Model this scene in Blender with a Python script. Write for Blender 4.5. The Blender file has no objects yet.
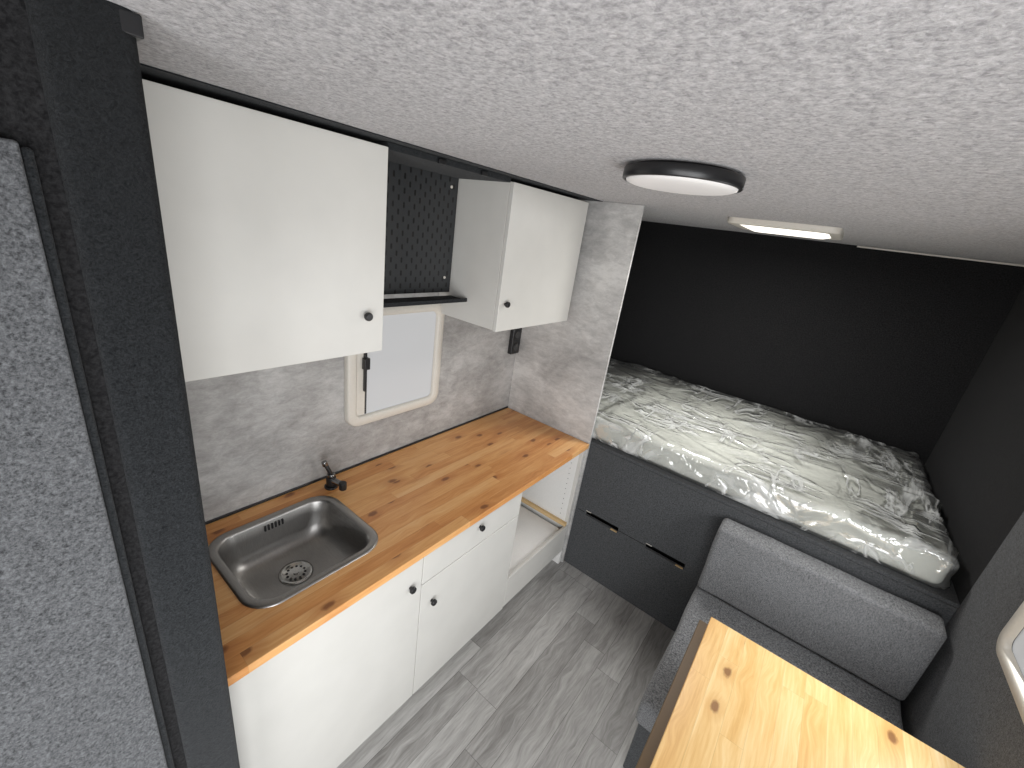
import bpy, bmesh, math, random
from mathutils import Vector, Matrix, noise
random.seed(4)
S = bpy.context.scene
C = bpy.context.collection

# ------------------------------------------------------------------ node helpers
class NB:
    def __init__(s, name):
        s.m = bpy.data.materials.new(name); s.m.use_nodes = True
        s.nt = s.m.node_tree; s.nt.nodes.clear()
        s.out = s.nt.nodes.new('ShaderNodeOutputMaterial')
    def n(s, t, **kw):
        nd = s.nt.nodes.new(t)
        for k, v in kw.items(): setattr(nd, k, v)
        return nd
    def l(s, a, b): s.nt.links.new(a, b)
    def setin(s, nd, key, v):
        if isinstance(v, bpy.types.NodeSocket): s.l(v, nd.inputs[key])
        else: nd.inputs[key].default_value = v
    def math(s, op, a, b=None, c=None, clamp=False):
        nd = s.n('ShaderNodeMath', operation=op, use_clamp=clamp)
        s.setin(nd, 0, a)
        if b is not None: s.setin(nd, 1, b)
        if c is not None: s.setin(nd, 2, c)
        return nd.outputs[0]
    def comb(s, x, y, z):
        nd = s.n('ShaderNodeCombineXYZ')
        s.setin(nd, 0, x); s.setin(nd, 1, y); s.setin(nd, 2, z)
        return nd.outputs[0]
    def obj(s): return s.n('ShaderNodeTexCoord').outputs['Object']
    def sep(s, v):
        nd = s.n('ShaderNodeSeparateXYZ'); s.l(v, nd.inputs[0]); return nd.outputs
    def mapv(s, v, scale=(1, 1, 1), rot=(0, 0, 0)):
        nd = s.n('ShaderNodeMapping'); s.l(v, nd.inputs[0])
        nd.inputs['Scale'].default_value = scale; nd.inputs['Rotation'].default_value = rot
        return nd.outputs[0]
    def noise(s, v, scale, detail=4, rough=.5, dist=0):
        nd = s.n('ShaderNodeTexNoise'); s.l(v, nd.inputs['Vector'])
        nd.inputs['Scale'].default_value = scale; nd.inputs['Detail'].default_value = detail
        nd.inputs['Roughness'].default_value = rough; nd.inputs['Distortion'].default_value = dist
        return nd.outputs[0]
    def ramp(s, f, stops):
        nd = s.n('ShaderNodeValToRGB'); s.l(f, nd.inputs[0]); e = nd.color_ramp.elements
        while len(e) < len(stops): e.new(.5)
        for q, (p, c) in zip(e, stops):
            q.position = p
            q.color = (c, c, c, 1) if isinstance(c, (int, float)) else (*c, 1)
        return nd.outputs[0]
    def mix(s, f, a, b, mode='MIX'):
        nd = s.n('ShaderNodeMix', data_type='RGBA', blend_type=mode)
        s.setin(nd, 0, f)
        for k, v in ((6, a), (7, b)):
            if isinstance(v, tuple) and len(v) == 3: v = (*v, 1)
            s.setin(nd, k, v)
        return nd.outputs[2]
    def bump(s, h, strength=.3, dist=.01):
        nd = s.n('ShaderNodeBump'); s.l(h, nd.inputs['Height'])
        nd.inputs['Strength'].default_value = strength; nd.inputs['Distance'].default_value = dist
        return nd.outputs[0]
    def princ(s, col, rough=.5, metal=0, normal=None, **kw):
        nd = s.n('ShaderNodeBsdfPrincipled')
        if isinstance(col, tuple): col = (*col, 1) if len(col) == 3 else col
        s.setin(nd, 'Base Color', col); s.setin(nd, 'Roughness', rough); s.setin(nd, 'Metallic', metal)
        if normal is not None: s.l(normal, nd.inputs['Normal'])
        for k, v in kw.items(): s.setin(nd, k.replace('_', ' '), v)
        s.l(nd.outputs[0], s.out.inputs[0])
        return s.m

def simple(name, col, rough=.5, metal=0, bumpscale=120, bs=.03, **kw):
    b = NB(name); o = b.obj(); f = b.noise(o, bumpscale, 3)
    c = b.mix(f, tuple(x * .93 for x in col), tuple(min(1, x * 1.05) for x in col))
    return b.princ(c, rough, metal, b.bump(f, bs, .002), **kw)

def felt(name, dark, light, scale=140, blotch=0, bs=.5, sheen=.2, mixb=.55, dist=1.6, lo=.38, hi=.62):
    b = NB(name); o = b.obj()
    f = b.noise(o, scale, 6, .75, .3)
    if blotch:
        g = b.noise(o, blotch, 5, .7, dist)
        f = b.math('ADD', b.math('MULTIPLY', f, 1 - mixb), b.math('MULTIPLY', g, mixb))
    c = b.ramp(f, [(lo, dark), (hi, light)])
    return b.princ(c, 1.0, 0, b.bump(f, bs, .006), Sheen_Weight=sheen, Specular_IOR_Level=.1)

def wood(name, stops, w, seg, seam=.72, knots=True, rough=.4, jit=.5, knotcol=(.13, .035, .012), swap=False, coat=.0, seamw=.02, grain=1.0, ksc=1.0, kthr=.62, contrast=1.7, long=.06, halo=.42):
    b = NB(name); o = b.obj(); x, y, z = b.sep(o)
    if swap: x, y = y, x
    xs = b.math('DIVIDE', x, w); i = b.math('FLOOR', xs); fx = b.math('FRACT', xs)
    wn = b.n('ShaderNodeTexWhiteNoise', noise_dimensions='1D'); b.l(i, wn.inputs['W'])
    ys = b.math('ADD', b.math('DIVIDE', y, seg), b.math('MULTIPLY', wn.outputs[0], 7.3))
    j = b.math('FLOOR', ys); fy = b.math('FRACT', ys)
    w2 = b.n('ShaderNodeTexWhiteNoise', noise_dimensions='2D'); b.l(b.comb(i, j, 0), w2.inputs['Vector'])
    r = w2.outputs[0]
    off = b.math('MULTIPLY', r, 37.0)
    base = b.comb(b.math('ADD', x, off), b.math('ADD', b.math('MULTIPLY', y, long), off), z)
    kv = b.comb(b.math('ADD', x, off), b.math('ADD', b.math('MULTIPLY', y, .55), off), 0)
    vo = b.n('ShaderNodeTexVoronoi', voronoi_dimensions='2D'); b.l(kv, vo.inputs['Vector']); vo.inputs['Scale'].default_value = 9 * ksc
    kd = vo.outputs['Distance']
    bulge = b.math('MULTIPLY', b.math('SUBTRACT', .35, kd, clamp=True), .05)
    base2 = b.n('ShaderNodeVectorMath', operation='ADD'); b.l(base, base2.inputs[0]); b.l(b.comb(bulge, 0, 0), base2.inputs[1])
    g1 = b.noise(base2.outputs[0], 28 * grain, 5, .6, .8)
    g2 = b.noise(base2.outputs[0], 170 * grain, 3, .6, .3)
    g = b.math('ADD', b.math('MULTIPLY', g1, .62), b.math('MULTIPLY', g2, .38))
    t = b.math('ADD', b.math('MULTIPLY', b.math('SUBTRACT', r, .5), jit), b.math('ADD', b.math('MULTIPLY', b.math('SUBTRACT', g, .5), contrast), .5))
    c = b.ramp(t, stops)
    if knots:
        kr = b.math('GREATER_THAN', b.sep(vo.outputs['Color'])[0], kthr)
        kn = b.math('ADD', kd, b.math('MULTIPLY', b.math('SUBTRACT', b.noise(kv, 60, 3), .5), .12))
        kh = b.math('MULTIPLY', kr, b.ramp(kn, [(.10, .5), (halo, 0.0)]))
        c = b.mix(kh, c, stops[0][1])
        kf = b.math('MULTIPLY', kr, b.ramp(kn, [(.07, 1.0), (.13, 0.0)]))
        c = b.mix(b.math('MULTIPLY', kf, .72), c, knotcol)
    sx = b.math('LESS_THAN', fx, seamw)
    sy = b.math('LESS_THAN', fy, seamw * w / seg * 1.0)
    sm = b.math('MAXIMUM', sx, sy)
    c = b.mix(b.math('MULTIPLY', sm, 1 - seam), c, tuple(q * .25 for q in stops[0][1]))
    return b.princ(c, rough, 0, b.bump(g, .06, .003), Coat_Weight=coat, Coat_Roughness=.25)

def concrete(name, lo, mid, hi):
    b = NB(name); o = b.obj()
    a = b.noise(b.mapv(o, (1, 1, 1.5)), 2.8, 6, .6, .4)
    d = b.noise(b.mapv(o, (1, 1, 2.2)), 15, 10, .75, .4)
    e = b.noise(b.mapv(o, (1, 1, 3.5)), 110, 5, .65)
    t = b.math('ADD', b.math('ADD', b.math('MULTIPLY', a, .46), b.math('MULTIPLY', d, .40)), b.math('MULTIPLY', e, .14))
    c = b.ramp(t, [(.38, lo), (.5, mid), (.60, hi)])
    return b.princ(c, .5, 0, b.bump(d, .05, .003))

M = {}
M['ceil'] = felt('ceiling_felt', (.19, .183, .186), (.52, .505, .51), 240, 95, .65, .2, .6, .45, .38, .62)
M['greyfelt'] = felt('grey_felt', (.022, .023, .025), (.165, .17, .178), 340, 180, .55, .12, .45, .4)
M['black'] = felt('black_felt', (.007, .007, .0075), (.023, .023, .024), 160, 0, .5, .05)
M['charcoal'] = felt('charcoal_felt', (.007, .008, .009), (.036, .039, .042), 340, 150, .7, .08)
M['basefelt'] = felt('bed_base_felt', (.028, .030, .032), (.112, .116, .121), 300, 160, .5, .15, .5, .4)
M['white'] = simple('white_lacquer', (.62, .61, .575), .38, 0, 8, .01)
M['whitein'] = simple('white_melamine', (.78, .78, .76), .5)
M['dgrey'] = simple('shadow_gap_grey', (.05, .05, .05), .7)
M['blk'] = simple('black_plastic', (.012, .012, .013), .35)
M['chrome'] = simple('dark_chrome', (.28, .28, .28), .18, 1)
M['bchrome'] = simple('bright_chrome', (.62, .62, .60), .2, 1)
M['cream'] = simple('cream_plastic', (.62, .59, .53), .4)
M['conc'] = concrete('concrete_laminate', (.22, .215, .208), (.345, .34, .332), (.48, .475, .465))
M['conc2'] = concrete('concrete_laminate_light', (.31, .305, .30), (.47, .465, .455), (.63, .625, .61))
M['counter'] = wood('pine_countertop', [(.05, (.46, .165, .045)), (.34, (.62, .275, .085)), (.62, (.73, .385, .145)), (.92, (.81, .51, .24))], .050, .80, rough=.36, coat=.2, jit=.40, seam=.78, kthr=.50, contrast=1.5, ksc=1.05)
M['table'] = wood('pine_tabletop', [(.05, (.64, .34, .11)), (.36, (.78, .49, .19)), (.62, (.87, .61, .285)), (.92, (.92, .72, .41))], .062, .7, rough=.30, coat=.3, jit=.34, ksc=1.0, grain=.9, kthr=.80, seam=.78, contrast=1.7, halo=.3)
M['floor'] = wood('grey_wood_vinyl', [(.10, (.17, .163, .155)), (.42, (.285, .278, .268)), (.70, (.40, .393, .38)), (.95, (.50, .493, .48))], .12, .9, seam=.4, knots=False, rough=.42, jit=.34, seamw=.018, grain=.8, contrast=2.0, long=.09)
M['brown'] = simple('brown_edge_band', (.16, .10, .045), .5)
M['pinebare'] = simple('bare_pine_strip', (.62, .44, .22), .6)
b = NB('grey_woven_fabric'); o = b.obj()
f1 = b.noise(b.mapv(o, (1, 1, 6)), 140, 4, .7); f2 = b.noise(b.mapv(o, (6, 1.5, 1)), 130, 4, .7)
f = b.math('MULTIPLY', b.math('ADD', f1, f2), .5)
c = b.ramp(f, [(.40, (.048, .049, .052)), (.60, (.30, .305, .312))])
M['fabric'] = b.princ(c, .95, 0, b.bump(f, .4, .004), Sheen_Weight=.15, Specular_IOR_Level=.15)
b = NB('brushed_steel'); o = b.obj()
f = b.noise(b.mapv(o, (1, 30, 1)), 40, 4, .6); c = b.ramp(f, [(.3, (.34, .33, .32)), (.7, (.44, .43, .415))])
M['steel'] = b.princ(c, .38, 1.0, b.bump(f, .03, .001))
b = NB('pegboard_black'); o = b.obj(); x, y, z = b.sep(o)
p = .050
zr = b.math('DIVIDE', z, p * .5); rowi = b.math('FLOOR', zr); fz = b.math('SUBTRACT', b.math('FRACT', zr), .5)
sh = b.math('MULTIPLY', b.math('MODULO', b.math('ABSOLUTE', rowi), 2.0), .5)
fy = b.math('SUBTRACT', b.math('FRACT', b.math('ADD', b.math('DIVIDE', y, p), sh)), .5)
dy = b.math('MULTIPLY', fy, p); dz = b.math('MULTIPLY', fz, p * .5)
dz = b.math('MAXIMUM', b.math('SUBTRACT', b.math('ABSOLUTE', dz), .006), 0)
d = b.math('SQRT', b.math('ADD', b.math('MULTIPLY', dy, dy), b.math('MULTIPLY', dz, dz)))
h = b.math('LESS_THAN', d, .0045)
c = b.mix(h, (.026, .028, .030), (.001, .001, .001))
M['peg'] = b.princ(c, .5, 0, b.bump(b.math('SUBTRACT', 1.0, h), .6, .003))
b = NB('mattress_ticking'); o = b.obj()
f = b.noise(o, 60, 4); c = b.mix(f, (.64, .645, .61), (.74, .74, .70))
M['matt'] = b.princ(c, .8, 0, b.bump(f, .2, .004))
# plastic wrap: mostly clear film, crease highlights painted in as white streaks
b = NB('clear_plastic_wrap'); o = b.obj()
a = b.noise(b.mapv(o, (.5, 2.2, 1), (0, 0, .5)), 2.6, 3, .5, 1.4)
a = b.math('SUBTRACT', 1.0, b.math('ABSOLUTE', b.math('MULTIPLY', b.math('SUBTRACT', a, .5), 14)), clamp=True)
a3 = b.noise(b.mapv(o, (2.0, .6, 1), (0, 0, .3)), 2.8, 3, .5, 1.2)
a3 = b.math('SUBTRACT', 1.0, b.math('ABSOLUTE', b.math('MULTIPLY', b.math('SUBTRACT', a3, .47), 18)), clamp=True)
a2 = b.noise(o, 6, 3, .55, .6)
aa = b.math('MAXIMUM', a, a3)
msk = b.ramp(b.noise(o, 3.0, 2), [(.40, 0.15), (.56, 1.0)])
aa = b.math('MULTIPLY', aa, msk)
hh = b.math('ADD', b.math('MULTIPLY', aa, .6), b.math('MULTIPLY', a2, 1.3))
nrm = b.bump(hh, .75, .014)
gl = b.n('ShaderNodeBsdfGlossy'); gl.inputs['Roughness'].default_value = .08; gl.inputs['Color'].default_value = (1, 1, 1, 1); b.l(nrm, gl.inputs['Normal'])
tr = b.n('ShaderNodeBsdfTransparent'); tr.inputs['Color'].default_value = (.95, .96, .95, 1)
df = b.n('ShaderNodeBsdfDiffuse'); df.inputs['Color'].default_value = (.90, .92, .91, 1)
fr = b.n('ShaderNodeFresnel'); fr.inputs['IOR'].default_value = 1.6; b.l(nrm, fr.inputs['Normal'])
ms = b.n('ShaderNodeMixShader'); b.l(b.ramp(aa, [(.2, .07), (.95, .7)]), ms.inputs[0]); b.l(tr.outputs[0], ms.inputs[1]); b.l(df.outputs[0], ms.inputs[2])
ms2 = b.n('ShaderNodeMixShader'); b.l(b.math('ADD', b.math('MULTIPLY', fr.outputs[0], 1.5), .05, clamp=True), ms2.inputs[0]); b.l(ms.outputs[0], ms2.inputs[1]); b.l(gl.outputs[0], ms2.inputs[2])
b.l(ms2.outputs[0], b.out.inputs[0]); M['wrap'] = b.m
def emis(name, col, st, base=(.8, .8, .8)):
    b = NB(name); o = b.obj(); f = b.noise(o, 3, 2)
    c = b.mix(f, tuple(q * .95 for q in col), col)
    return b.princ(base, .4, 0, None, Emission_Color=c, Emission_Strength=st)
M['pane'] = emis('daylit_blind', (.88, .90, .91), .33, (.28, .28, .285))
M['skylite'] = emis('skylight_diffuser', (1, .95, .84), 1.6)
M['diff'] = emis('lamp_diffuser', (.95, .90, .88), .20, (.6, .59, .58))  # lamp is off; reflected room light put in as a faint glow

# ------------------------------------------------------------------ mesh helpers
def group(name):
    e = bpy.data.objects.new(name, None); e.empty_display_size = .1; C.objects.link(e); return e
def fin(bm, name, mat, parent=None, smooth=False):
    me = bpy.data.meshes.new(name); bmesh.ops.recalc_face_normals(bm, faces=bm.faces); bm.to_mesh(me); bm.free()
    if smooth:
        for p in me.polygons: p.use_smooth = True
    ob = bpy.data.objects.new(name, me); C.objects.link(ob)
    if mat: me.materials.append(M[mat] if isinstance(mat, str) else mat)
    if parent: ob.parent = parent
    return ob
def box(name, a, b_, mat, parent=None, bev=.002, seg=2):
    bm = bmesh.new(); bmesh.ops.create_cube(bm, size=1)
    for v in bm.verts:
        v.co = Vector([min(a[k], b_[k]) if v.co[k] < 0 else max(a[k], b_[k]) for k in range(3)])
    if bev: bmesh.ops.bevel(bm, geom=bm.edges[:], offset=bev, segments=seg, affect='EDGES', profile=.5)
    return fin(bm, name, mat, parent)
def cyl(name, p0, p1, r, mat, parent=None, seg=32, r2=None, bev=0):
    p0, p1 = Vector(p0), Vector(p1); d = p1 - p0
    bm = bmesh.new()
    bmesh.ops.create_cone(bm, cap_ends=True, segments=seg, radius1=r, radius2=r if r2 is None else r2, depth=d.length)
    if bev:
        es = [e for e in bm.edges if abs(abs(e.verts[0].co.z) - d.length / 2) < 1e-6 and abs(e.verts[0].co.z - e.verts[1].co.z) < 1e-6]
        bmesh.ops.bevel(bm, geom=es, offset=bev, segments=3, affect='EDGES', profile=.5)
    q = d.to_track_quat('Z', 'Y').to_matrix().to_4x4(); q.translation = (p0 + p1) / 2
    bmesh.ops.transform(bm, matrix=q, verts=bm.verts)
    ob = fin(bm, name, mat, parent)
    for p in ob.data.polygons: p.use_smooth = len(p.vertices) == 4
    return ob
def rr(cx, cy, hx, hy, r, n=8):
    pts = []
    for k, (sx, sy) in enumerate(((1, 1), (-1, 1), (-1, -1), (1, -1))):
        for q in range(n + 1):
            a = math.pi / 2 * k + math.pi / 2 * q / n
            pts.append((cx + sx * (hx - r) + r * math.cos(a), cy + sy * (hy - r) + r * math.sin(a)))
    return pts
def loft(name, rings, mat, parent=None, cap0=False, cap1=False, smooth=True):
    bm = bmesh.new(); vs = [[bm.verts.new(p) for p in ring] for ring in rings]
    n = len(vs[0])
    for a, b_ in zip(vs, vs[1:]):
        for k in range(n): bm.faces.new((a[k], a[(k + 1) % n], b_[(k + 1) % n], b_[k]))
    if cap0: bm.faces.new(vs[0])
    if cap1: bm.faces.new(vs[-1])
    return fin(bm, name, mat, parent, smooth)
def rbox(name, a, b_, r, mat, parent=None, step=.03, disp=None):
    def coords(lo, hi):
        L = [lo + r * t / 5 for t in range(6)]
        n = max(1, int((hi - lo - 2 * r) / step)); L += [lo + r + (hi - lo - 2 * r) * t / n for t in range(1, n)]
        L += [hi - r + r * t / 5 for t in range(6)]
        return L
    cs = [coords(a[k], b_[k]) for k in range(3)]
    bm = bmesh.new()
    for ax in range(3):
        u, w = [k for k in range(3) if k != ax]
        for side in (a[ax], b_[ax]):
            g = []
            for cu in cs[u]:
                row = []
                for cw in cs[w]:
                    co = [0, 0, 0]; co[ax] = side; co[u] = cu; co[w] = cw; row.append(bm.verts.new(co))
                g.append(row)
            for i in range(len(g) - 1):
                for j in range(len(g[0]) - 1): bm.faces.new((g[i][j], g[i + 1][j], g[i + 1][j + 1], g[i][j + 1]))
    bmesh.ops.remove_doubles(bm, verts=bm.verts, dist=1e-5)
    for v in bm.verts:
        p = Vector([min(max(v.co[k], a[k] + r), b_[k] - r) for k in range(3)])
        d = v.co - p
        nn = d.normalized() if d.length > 1e-9 else Vector((0, 0, 1))
        v.co = p + nn * r
        if disp: v.co = v.co + disp(v.co.copy(), nn)
    return fin(bm, name, mat, parent, True)
def boolean(ob, cutter):
    m = ob.modifiers.new('b', 'BOOLEAN'); m.object = cutter; m.operation = 'DIFFERENCE'; m.solver = 'EXACT'
    dg = bpy.context.evaluated_depsgraph_get(); me = bpy.data.meshes.new_from_object(ob.evaluated_get(dg))
    ob.modifiers.clear(); ob.data = me; bpy.data.objects.remove(cutter)

# ------------------------------------------------------------------ dimensions
XL, XR, YB, YF, ZC = -1.46, .72, 3.40, -1.00, 2.145
YP = 2.06      # tall partition face
# room shell
box('floor', (XL - .04, YF - .04, -.05), (XR + .04, YB + .04, 0), 'floor', bev=0)
box('ceiling', (XL - .04, YF - .04, ZC), (XR + .04, YB + .04, ZC + .05), 'ceil', bev=0)
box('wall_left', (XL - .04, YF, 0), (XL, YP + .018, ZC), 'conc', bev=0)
box('wall_bed_left', (XL - .04, YP + .018, 0), (XL, YB, ZC), 'black', bev=0)
box('wall_back', (XL - .04, YB, 0), (XR + .04, YB + .04, ZC), 'black', bev=0)
box('wall_bed_right', (XR, YP + .03, 0), (XR + .04, YB, ZC), 'black', bev=0)
w = box('wall_right', (XR, YF, 0), (XR + .04, YP + .03, ZC), 'greyfelt', bev=0)
boolean(w, box('cut', (XR - .1, -.62, .05), (XR + .1, .30, 1.98), 'greyfelt', bev=0))
box('wall_front', (XL - .04, YF - .04, 0), (XR + .04, YF, ZC), 'greyfelt', bev=0)
box('trim_1', (-.02, YB - .012, ZC - .010), (XR, YB, ZC - .001), 'cream', bev=.002)
box('ceiling_shade_strip', (XL + .001, .21, ZC - .003), (-1.068, YP - .001, ZC - .0002), 'charcoal', bev=0)  # shade on the ceiling above the wall cabinets, laid on as a dark strip

# bathroom compartment (charcoal felt) with grey felt door
g = group('partition_compartment')
XP = -.757
loft('body', [[(x, y, z) for x, y in rr((XL + XP) / 2, (YF + .195) / 2, (XP - XL) / 2, (.195 - YF) / 2, .022)] for z in (0, ZC)], 'black', g, True, True, False)
loft('corner_post', [[(x, y, z) for x, y in rr(XP - .008, .150, .018, .046, .016)] for z in (0, ZC)], 'charcoal', g, True, True)
box('rail_end', (XP - .02, .178, ZC - .026), (XP + .010, .201, ZC - .002), 'blk', g)
g = group('door_1')
rbox('slab', (XP + .001, -.62, .02), (XP + .020, .075, 1.985), .004, 'greyfelt', g, .2)
rbox('slab_edge', (XP + .001, .0755, .02), (XP + .012, .086, 1.98), .005, 'charcoal', g, .2)

# ------------------------------------------------------------------ kitchen base cabinets
YC0 = .204
XF = -.868     # door front plane
g = group('kitchen_base_cabinet')
Zt, Zb = .843, .09
def knob(par, y, z, x, nm='knob', r=.0135):
    cyl(nm + '_stem', (x, y, z), (x + .012, y, z), .006, 'blk', par, 16)
    cyl(nm, (x + .010, y, z), (x + .022, y, z), r, 'blk', par, 24, r2=r * .9, bev=.003)
for nm, y in (('side_a', YC0 + .03), ('side_b', .838), ('side_c', 1.44), ('side_d', 2.035)):
    box(nm, (XL + .06, y, Zb), (XF - .022, y + .016, Zt), 'whitein', g)
for nm, y0, y1 in (('bottom_a', .262, .837), ('bottom_b', .855, 1.439), ('bottom_c', 1.457, 2.034)):
    box(nm, (XL + .06, y0, Zb), (XF - .022, y1, Zb + .016), 'whitein', g)
box('back_panel', (XL + .055, YC0 + .03, Zb), (XL + .059, 2.05, Zt), 'whitein', g, 0)
box('plinth', (XF - .075, YC0 + .03, 0), (XF - .06, 2.05, Zb - .001), 'white', g)
box('leg_panel', (XF - .055, 2.03, 0), (XF - .0, 2.052, Zb + .006), 'whitein', g)
box('door_sink', (XF - .018, .222, Zb), (XF, .8455, Zt - .004), 'white', g)
box('door_middle', (XF - .018, .8485, Zb), (XF, 1.4455, .690), 'white', g)
box('drawer_front', (XF - .018, .8485, .694), (XF, 1.4455, Zt - .004), 'white', g)
box('low_drawer_front', (XF - .018, 1.4485, Zb + .01), (XF, 2.045, .292), 'white', g)
box('low_drawer_top', (XF - .50, 1.457, .262), (XF - .019, 2.010, .272), 'whitein', g)
box('support_strip', (-1.36, 2.012, .300), (XF - .004, 2.034, .322), 'pinebare', g)
box('side_d_rail', (XF - .03, 2.036, .30), (XF, 2.054, Zt), 'white', g)
for k in range(12):
    for xx in (XF - .06, XF - .40):
        cyl('peg_hole', (xx, 2.0342, .36 + k * .036), (xx, 2.0349, .36 + k * .036), .0025, 'dgrey', g, 8)
knob(g, .792, .722, XF); knob(g, .905, .575, XF); knob(g, 1.152, .790, XF)

# countertop with sink cut-out
SX, SY, HX, HY = -1.172, .548, .198, .222
top = box('kitchen_countertop', (XL + .006, YC0, .845), (-.852, YP - .003, .873), 'counter', None, .002)
boolean(top, loft('cut', [[(x, y, z) for x, y in rr(SX, SY, HX - .016, HY - .016, .07)] for z in (.8, .9)], 'counter', None, True, True, False))
box('trim_2', (XL + .001, YC0, .874), (XL + .007, YP - .003, .882), 'blk')

# sink
g = group('kitchen_sink')
prof = [(0, .8738, .085), (.001, .8765, .084), (.006, .8785, .080), (.020, .8785, .074), (.025, .8765, .070), (.028, .870, .070), (.034, .83, .070), (.042, .785, .070), (.054, .757, .068), (.072, .741, .062), (.098, .733, .05), (.135, .729, .03)]
rings = [[(x, y, z) for x, y in rr(SX, SY, HX - d, HY - d, r)] for d, z, r in prof]
rings.append([(SX - .02 + .042 * math.cos(2 * math.pi * k / 36), SY + .042 * math.sin(2 * math.pi * k / 36), .728) for k in range(36)])
loft('basin', rings, 'steel', g, False, True)
DX = SX - .02
loft('drain_ring', [[(DX + rr_ * math.cos(2 * math.pi * k / 36), SY + rr_ * math.sin(2 * math.pi * k / 36), z) for k in range(36)] for rr_, z in ((.056, .7295), (.054, .733), (.044, .733), (.040, .7295), (.004, .7305))], 'bchrome', g, False, True)
for k in range(12):
    a = 2 * math.pi * k / 12; rad = .029
    cyl('drain_hole', (DX + rad * math.cos(a), SY + rad * math.sin(a), .7300), (DX + rad * math.cos(a), SY + rad * math.sin(a), .7306), .0042, 'blk', g, 12)
cyl('drain_screw', (DX, SY, .730), (DX, SY, .734), .009, 'bchrome', g, 16)
for k in range(6):
    yy = SY - .035 + k * .012
    box('overflow_slot', (SX - HX + .0305, yy, .838), (SX - HX + .0365, yy + .006, .860), 'blk', g, .001)

# faucet
g = group('kitchen_faucet')
fx, fy = -1.385, .795
cyl('base', (fx, fy, .873), (fx, fy, .882), .026, 'blk', g, bev=.002)
cyl('body', (fx, fy, .882), (fx, fy, .925), .019, 'blk', g, bev=.003)
cyl('collar', (fx, fy, .925), (fx, fy, .937), .016, 'chrome', g, bev=.002)
cyl('lever', (fx, fy, .935), (fx - .012, fy - .018, .985), .008, 'blk', g, 16, bev=.003)
cyl('lever_tip', (fx - .011, fy - .017, .975), (fx - .014, fy - .021, .995), .011, 'chrome', g, 16, bev=.003)
cyl('spout', (fx, fy, .910), (fx + .068, fy + .012, .912), .012, 'chrome', g, 20, bev=.002)
cyl('spout_end', (fx + .066, fy + .0117, .924), (fx + .066, fy + .0117, .892), .015, 'blk', g, 20, bev=.003)

# ------------------------------------------------------------------ wall cabinets
def wallcab(y0, y1, ky):
    g = group('wall_cabinet'); x0, xd = XL + .002, -1.118; z0, z1 = 1.545, 2.128
    box('side_a', (x0, y0, z0), (xd, y0 + .016, z1), 'white', g, .001)
    box('side_b', (x0, y1 - .016, z0), (xd, y1, z1), 'white', g, .001)
    box('bottom', (x0, y0 + .0165, z0), (xd, y1 - .0165, z0 + .016), 'white', g, .001)
    box('top', (x0, y0 + .0165, z1 - .016), (xd, y1 - .0165, z1), 'white', g, .001)
    box('door', (xd + .002, y0 + .001, z0 - .004), (xd + .020, y1 - .001, z1 - .002), 'white', g, .0015)
    knob(g, ky, 1.660, xd + .02)
wallcab(.212, .812, .748)
wallcab(1.380, 1.978, 1.420)

# pegboard with shelf between cabinets
g = group('pegboard')
box('panel', (-1.392, .818, 1.655), (-1.386, 1.374, 2.125), 'peg', g, .001)
box('spacer', (XL + .001, .83, 1.69), (-1.393, .86, 2.10), 'blk', g)
box('spacer_b', (XL + .001, 1.33, 1.69), (-1.393, 1.36, 2.10), 'blk', g)
box('shelf', (-1.384, .818, 1.632), (-1.278, 1.398, 1.640), 'charcoal', g, .002)
box('shelf_lip', (-1.282, .818, 1.640), (-1.278, 1.398, 1.648), 'charcoal', g, .001)
for yy in (.85, 1.335):
    for zz in (1.72, 2.085):
        cyl('screw', (-1.386, yy, zz), (-1.382, yy, zz), .006, 'cream', g, 16, bev=.001)
box('ceiling_batten', (-1.385, .818, 2.122), (-1.11, 1.374, 2.141), 'charcoal', g, .002)
for yy in (1.0, 1.2):
    box('batten_clip', (-1.109, yy, 2.120), (-1.10, yy + .03, 2.134), 'blk', g, .002)

# windows
def window(name, side, y0, y1, z0, z1):
    g = group(name); s = 1 if side < 0 else -1; X0 = XL if side < 0 else XR
    cy, cz, hy, hz = (y0 + y1) / 2, (z0 + z1) / 2, (y1 - y0) / 2, (z1 - z0) / 2
    pr = [(0, .001, .06), (.001, .018, .06), (.006, .024, .056), (.036, .026, .034), (.043, .022, .028), (.046, .010, .026)]
    loft('frame', [[(X0 + s * d, y, z) for y, z in rr(cy, cz, hy - q, hz - q, r)] for q, d, r in pr], 'cream', g)
    loft('pane', [[(X0 + s * d, y, z) for y, z in rr(cy, cz, hy - .044, hz - .044, .028)] for d in (.002, .008)], 'pane', g, True, True, False)
    yl = y0 + .046
    box('blind_guide', (X0 + s * .009, yl, z0 + .05), (X0 + s * .016, yl + .040, z1 - .05), 'cream', g, .001)
    box('guide_line', (X0 + s * .009, yl + .043, z0 + .05), (X0 + s * .014, yl + .050, z1 - .05), 'dgrey', g, 0)
    box('latch', (X0 + s * .016, yl + .030, cz - .10), (X0 + s * .030, yl + .040, cz + .10), 'blk', g, .002)
    box('latch_handle', (X0 + s * .018, yl + .022, cz - .0), (X0 + s * .040, yl + .048, cz + .05), 'blk', g, .003)
window('window_1', -1, .900, 1.412, 1.078, 1.600)
window('window_2', 1, 1.20, 1.735, .985, 1.50)

# outlet
g = group('wall_socket')
rbox('housing', (XL + .001, 1.972, 1.252), (XL + .030, 2.052, 1.412), .006, 'blk', g, .02)
for zz in (1.294, 1.370):
    cyl('socket_rim', (XL + .0295, 2.012, zz), (XL + .0325, 2.012, zz), .029, 'blk', g, 28, bev=.001)
    cyl('socket_well', (XL + .0326, 2.012, zz), (XL + .0328, 2.012, zz), .021, 'dgrey', g, 28)

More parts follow.
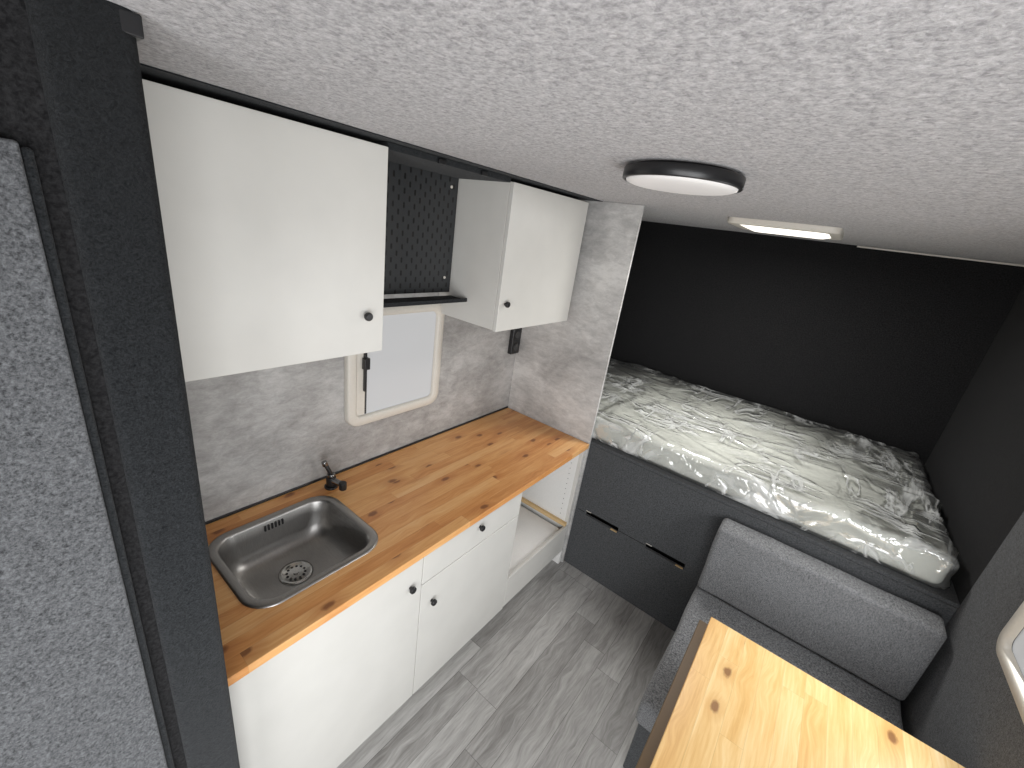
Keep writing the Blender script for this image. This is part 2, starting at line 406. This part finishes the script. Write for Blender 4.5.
# tall partition board
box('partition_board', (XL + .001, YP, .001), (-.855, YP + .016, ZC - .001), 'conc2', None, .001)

# ------------------------------------------------------------------ bed
g = group('bed_base')
yb = YP + .022
fp = box('front_panel', (-1.45, yb, 0.001), (XR - .002, yb + .018, .862), 'basefelt', g, .003)
for x0, x1 in ((-.79, -.575), (-.41, -.19)):
    cut = box('cut', (x0, yb - .05, .404), (x1, yb + .05, .438), 'basefelt', None, 0)
    boolean(fp, cut)
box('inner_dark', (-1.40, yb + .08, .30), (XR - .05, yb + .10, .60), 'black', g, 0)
for nm, x0, x1 in (('slot_a', -.79, -.575), ('slot_b', -.41, -.19)):
    box(nm + '_plate', (x0 + .002, yb - .002, .435), (x0 + .035, yb + .006, .439), 'cream', g, .0005)
    box(nm + '_plate', (x1 - .045, yb - .002, .401), (x1 - .005, yb + .010, .4045), 'pinebare', g, .0005)
box('platform', (-1.45, yb, .8635), (XR - .002, YB - .004, .880), 'basefelt', g, .002)
box('seam', (-.84, yb - .0012, .4195), (-.795, yb + .001, .4225), 'black', g, 0)
box('seam', (-.572, yb - .0012, .4195), (-.413, yb + .001, .4225), 'black', g, 0)

g = group('mattress')
def dm(co, n):
    q = noise.noise(co * 4) * .005 + noise.noise(co * 1.5) * .008
    return Vector((0, 0, q)) if n.z > .3 else n * q * .6
rbox('core', (-1.42, yb + .020, .892), (.660, YB - .06, 1.026), .035, 'matt', g, .05, dm)
def dw(co, n):
    wob = Vector((noise.noise(co * 1.5), noise.noise(co * 1.5 + Vector((9, 3, 1))), 0)) * .5
    c0 = co + wob
    c = Vector((c0.x * 1.0 + c0.y * .8, c0.y * 2.6 - c0.x * 1.3, co.z * 3))
    a = 1 - abs(noise.noise(c)) * 6
    c2 = Vector((c0.x * 3.0 + c0.y * 1.2, c0.y * 1.0 - c0.x * .5, co.z * 5))
    a2 = 1 - abs(noise.noise(c2)) * 7
    side = 1.0 if n.z > .8 else .8
    edge = min(1, max(0, (co.x - .45) / .2))
    q = max(a, 0) ** 1.5 * .010 + max(a2, 0) ** 1.5 * .008 + noise.noise(co * 4) * .004 + noise.noise(co * 11) * .0015
    q += edge * max(0, 1 - abs(noise.noise(co * 9)) * 4) * .008
    v = n * q * side
    if n.z < -.3: v = Vector((0, 0, 0))
    return v
rbox('plastic_wrap', (-1.430, yb + .010, .884), (.670, YB - .050, 1.040), .035, 'wrap', g, .013, dw)

# ------------------------------------------------------------------ bench sofa
g = group('bench_sofa')
def dc(s):
    def f(co, n): return n * (noise.noise(co * 5) * .005 + noise.noise(co * 14) * .001) * s
    return f
box('base', (-.085, 1.28, .001), (.685, 2.060, .330), 'basefelt', g, .004)
rbox('seat_cushion', (-.10, 1.22, .338), (.692, 2.05, .452), .02, 'fabric', g, .02, dc(1))
rbox('back_cushion', (-.10, 1.935, .458), (.692, 2.058, .822), .02, 'fabric', g, .02, dc(1))

# ------------------------------------------------------------------ table
g = group('folding_table')
box('top', (.002, .45, .698), (.705, 1.490, .724), 'table', g, .0025)
box('lower_leaf', (-.028, .46, .672), (.690, 1.484, .690), 'brown', g, .0025)
box('hinge_rail', (.60, .50, .6905), (.70, 1.45, .6975), 'blk', g)
cyl('leg', (.32, .80, .012), (.32, .80, .672), .03, 'chrome', g)
cyl('leg_foot', (.32, .80, .0), (.32, .80, .012), .10, 'chrome', g, bev=.003)

# ------------------------------------------------------------------ ceiling lamp + skylight
g = group('ceiling_lamp')
lx, ly = -.374, 1.085
def circ(r, z, n=64): return [(lx + r * math.cos(2 * math.pi * k / n), ly + r * math.sin(2 * math.pi * k / n), z) for k in range(n)]
loft('ring', [circ(.115, ZC - .001), circ(.115, ZC - .006), circ(.132, ZC - .007), circ(.134, ZC - .010), circ(.134, ZC - .030), circ(.132, ZC - .032), circ(.126, ZC - .032), circ(.125, ZC - .028)], 'blk', g)
loft('diffuser', [circ(.1255, ZC - .028), circ(.124, ZC - .034), circ(.112, ZC - .038), circ(.08, ZC - .041), circ(.04, ZC - .043), circ(.01, ZC - .0435)], 'diff', g, True, True)
g = group('skylight')
sx, sy, hs = -.30, 2.44, .20
loft('frame', [[(x, y, z) for x, y in rr(sx, sy, hs + q, hs + q, r)] for q, z, r in ((0.02, ZC - .001, .04), (.02, ZC - .02, .04), (.015, ZC - .025, .036), (-.02, ZC - .026, .03), (-.025, ZC - .02, .03))], 'cream', g)
loft('diffuser', [[(x, y, z) for x, y in rr(sx, sy, hs - q, hs - q, .03)] for q, z in ((.022, ZC - .002), (.022, ZC - .022), (.05, ZC - .032))], 'skylite', g, True, True)

# ------------------------------------------------------------------ lights
def area(name, loc, tgt, sx, sy, e, col=(1, 1, 1)):
    l = bpy.data.lights.new(name, 'AREA'); l.shape = 'RECTANGLE'; l.size = sx; l.size_y = sy; l.energy = e; l.color = col
    o = bpy.data.objects.new(name, l); C.objects.link(o); o.location = loc
    o.rotation_euler = (Vector(tgt) - Vector(loc)).to_track_quat('-Z', 'Y').to_euler(); return o
area('doorway_daylight', (XR + .06, -.16, 1.05), (-1, .9, .9), .9, 1.8, 32, (.98, .99, 1))
area('window_daylight', (XR - .05, 1.48, 1.24), (-1, 1.3, .9), .42, .42, 8, (.98, .99, 1))
area('skylight_daylight', (sx, sy, ZC - .05), (sx, sy - .1, 0), .34, .34, 14, (1, .98, .95))
area('rear_fill_light', (.15, YF + .03, 1.20), (-.1, 2, 1.15), 1.0, 1.5, 28, (.99, .99, 1))  # added fill lamp behind the camera; the wall there has no door
wd = bpy.data.worlds.new('World'); S.world = wd; wd.use_nodes = True
wd.node_tree.nodes['Background'].inputs[0].default_value = (.93, .96, 1, 1); wd.node_tree.nodes['Background'].inputs[1].default_value = 1.0

# ------------------------------------------------------------------ camera
X = Vector((.779, .317, -.540)); Y = Vector((.612, -.197, .766)); Z = Vector((.1365, -.9276, -.3479))
right = Vector((X[0], Y[0], Z[0])).normalized(); fwd = Vector((X[2], Y[2], Z[2])).normalized()
up = right.cross(fwd).normalized(); right = fwd.cross(up).normalized()
cam = bpy.data.cameras.new('camera'); co = bpy.data.objects.new('camera', cam); C.objects.link(co)
m = Matrix((right, up, -fwd)).transposed().to_4x4(); m.translation = (0, 0, 1.973)
co.matrix_world = m; cam.sensor_width = 36; cam.lens = 36 * 423 / 1024; cam.clip_start = .02
S.camera = co
S.view_settings.view_transform = 'Standard'
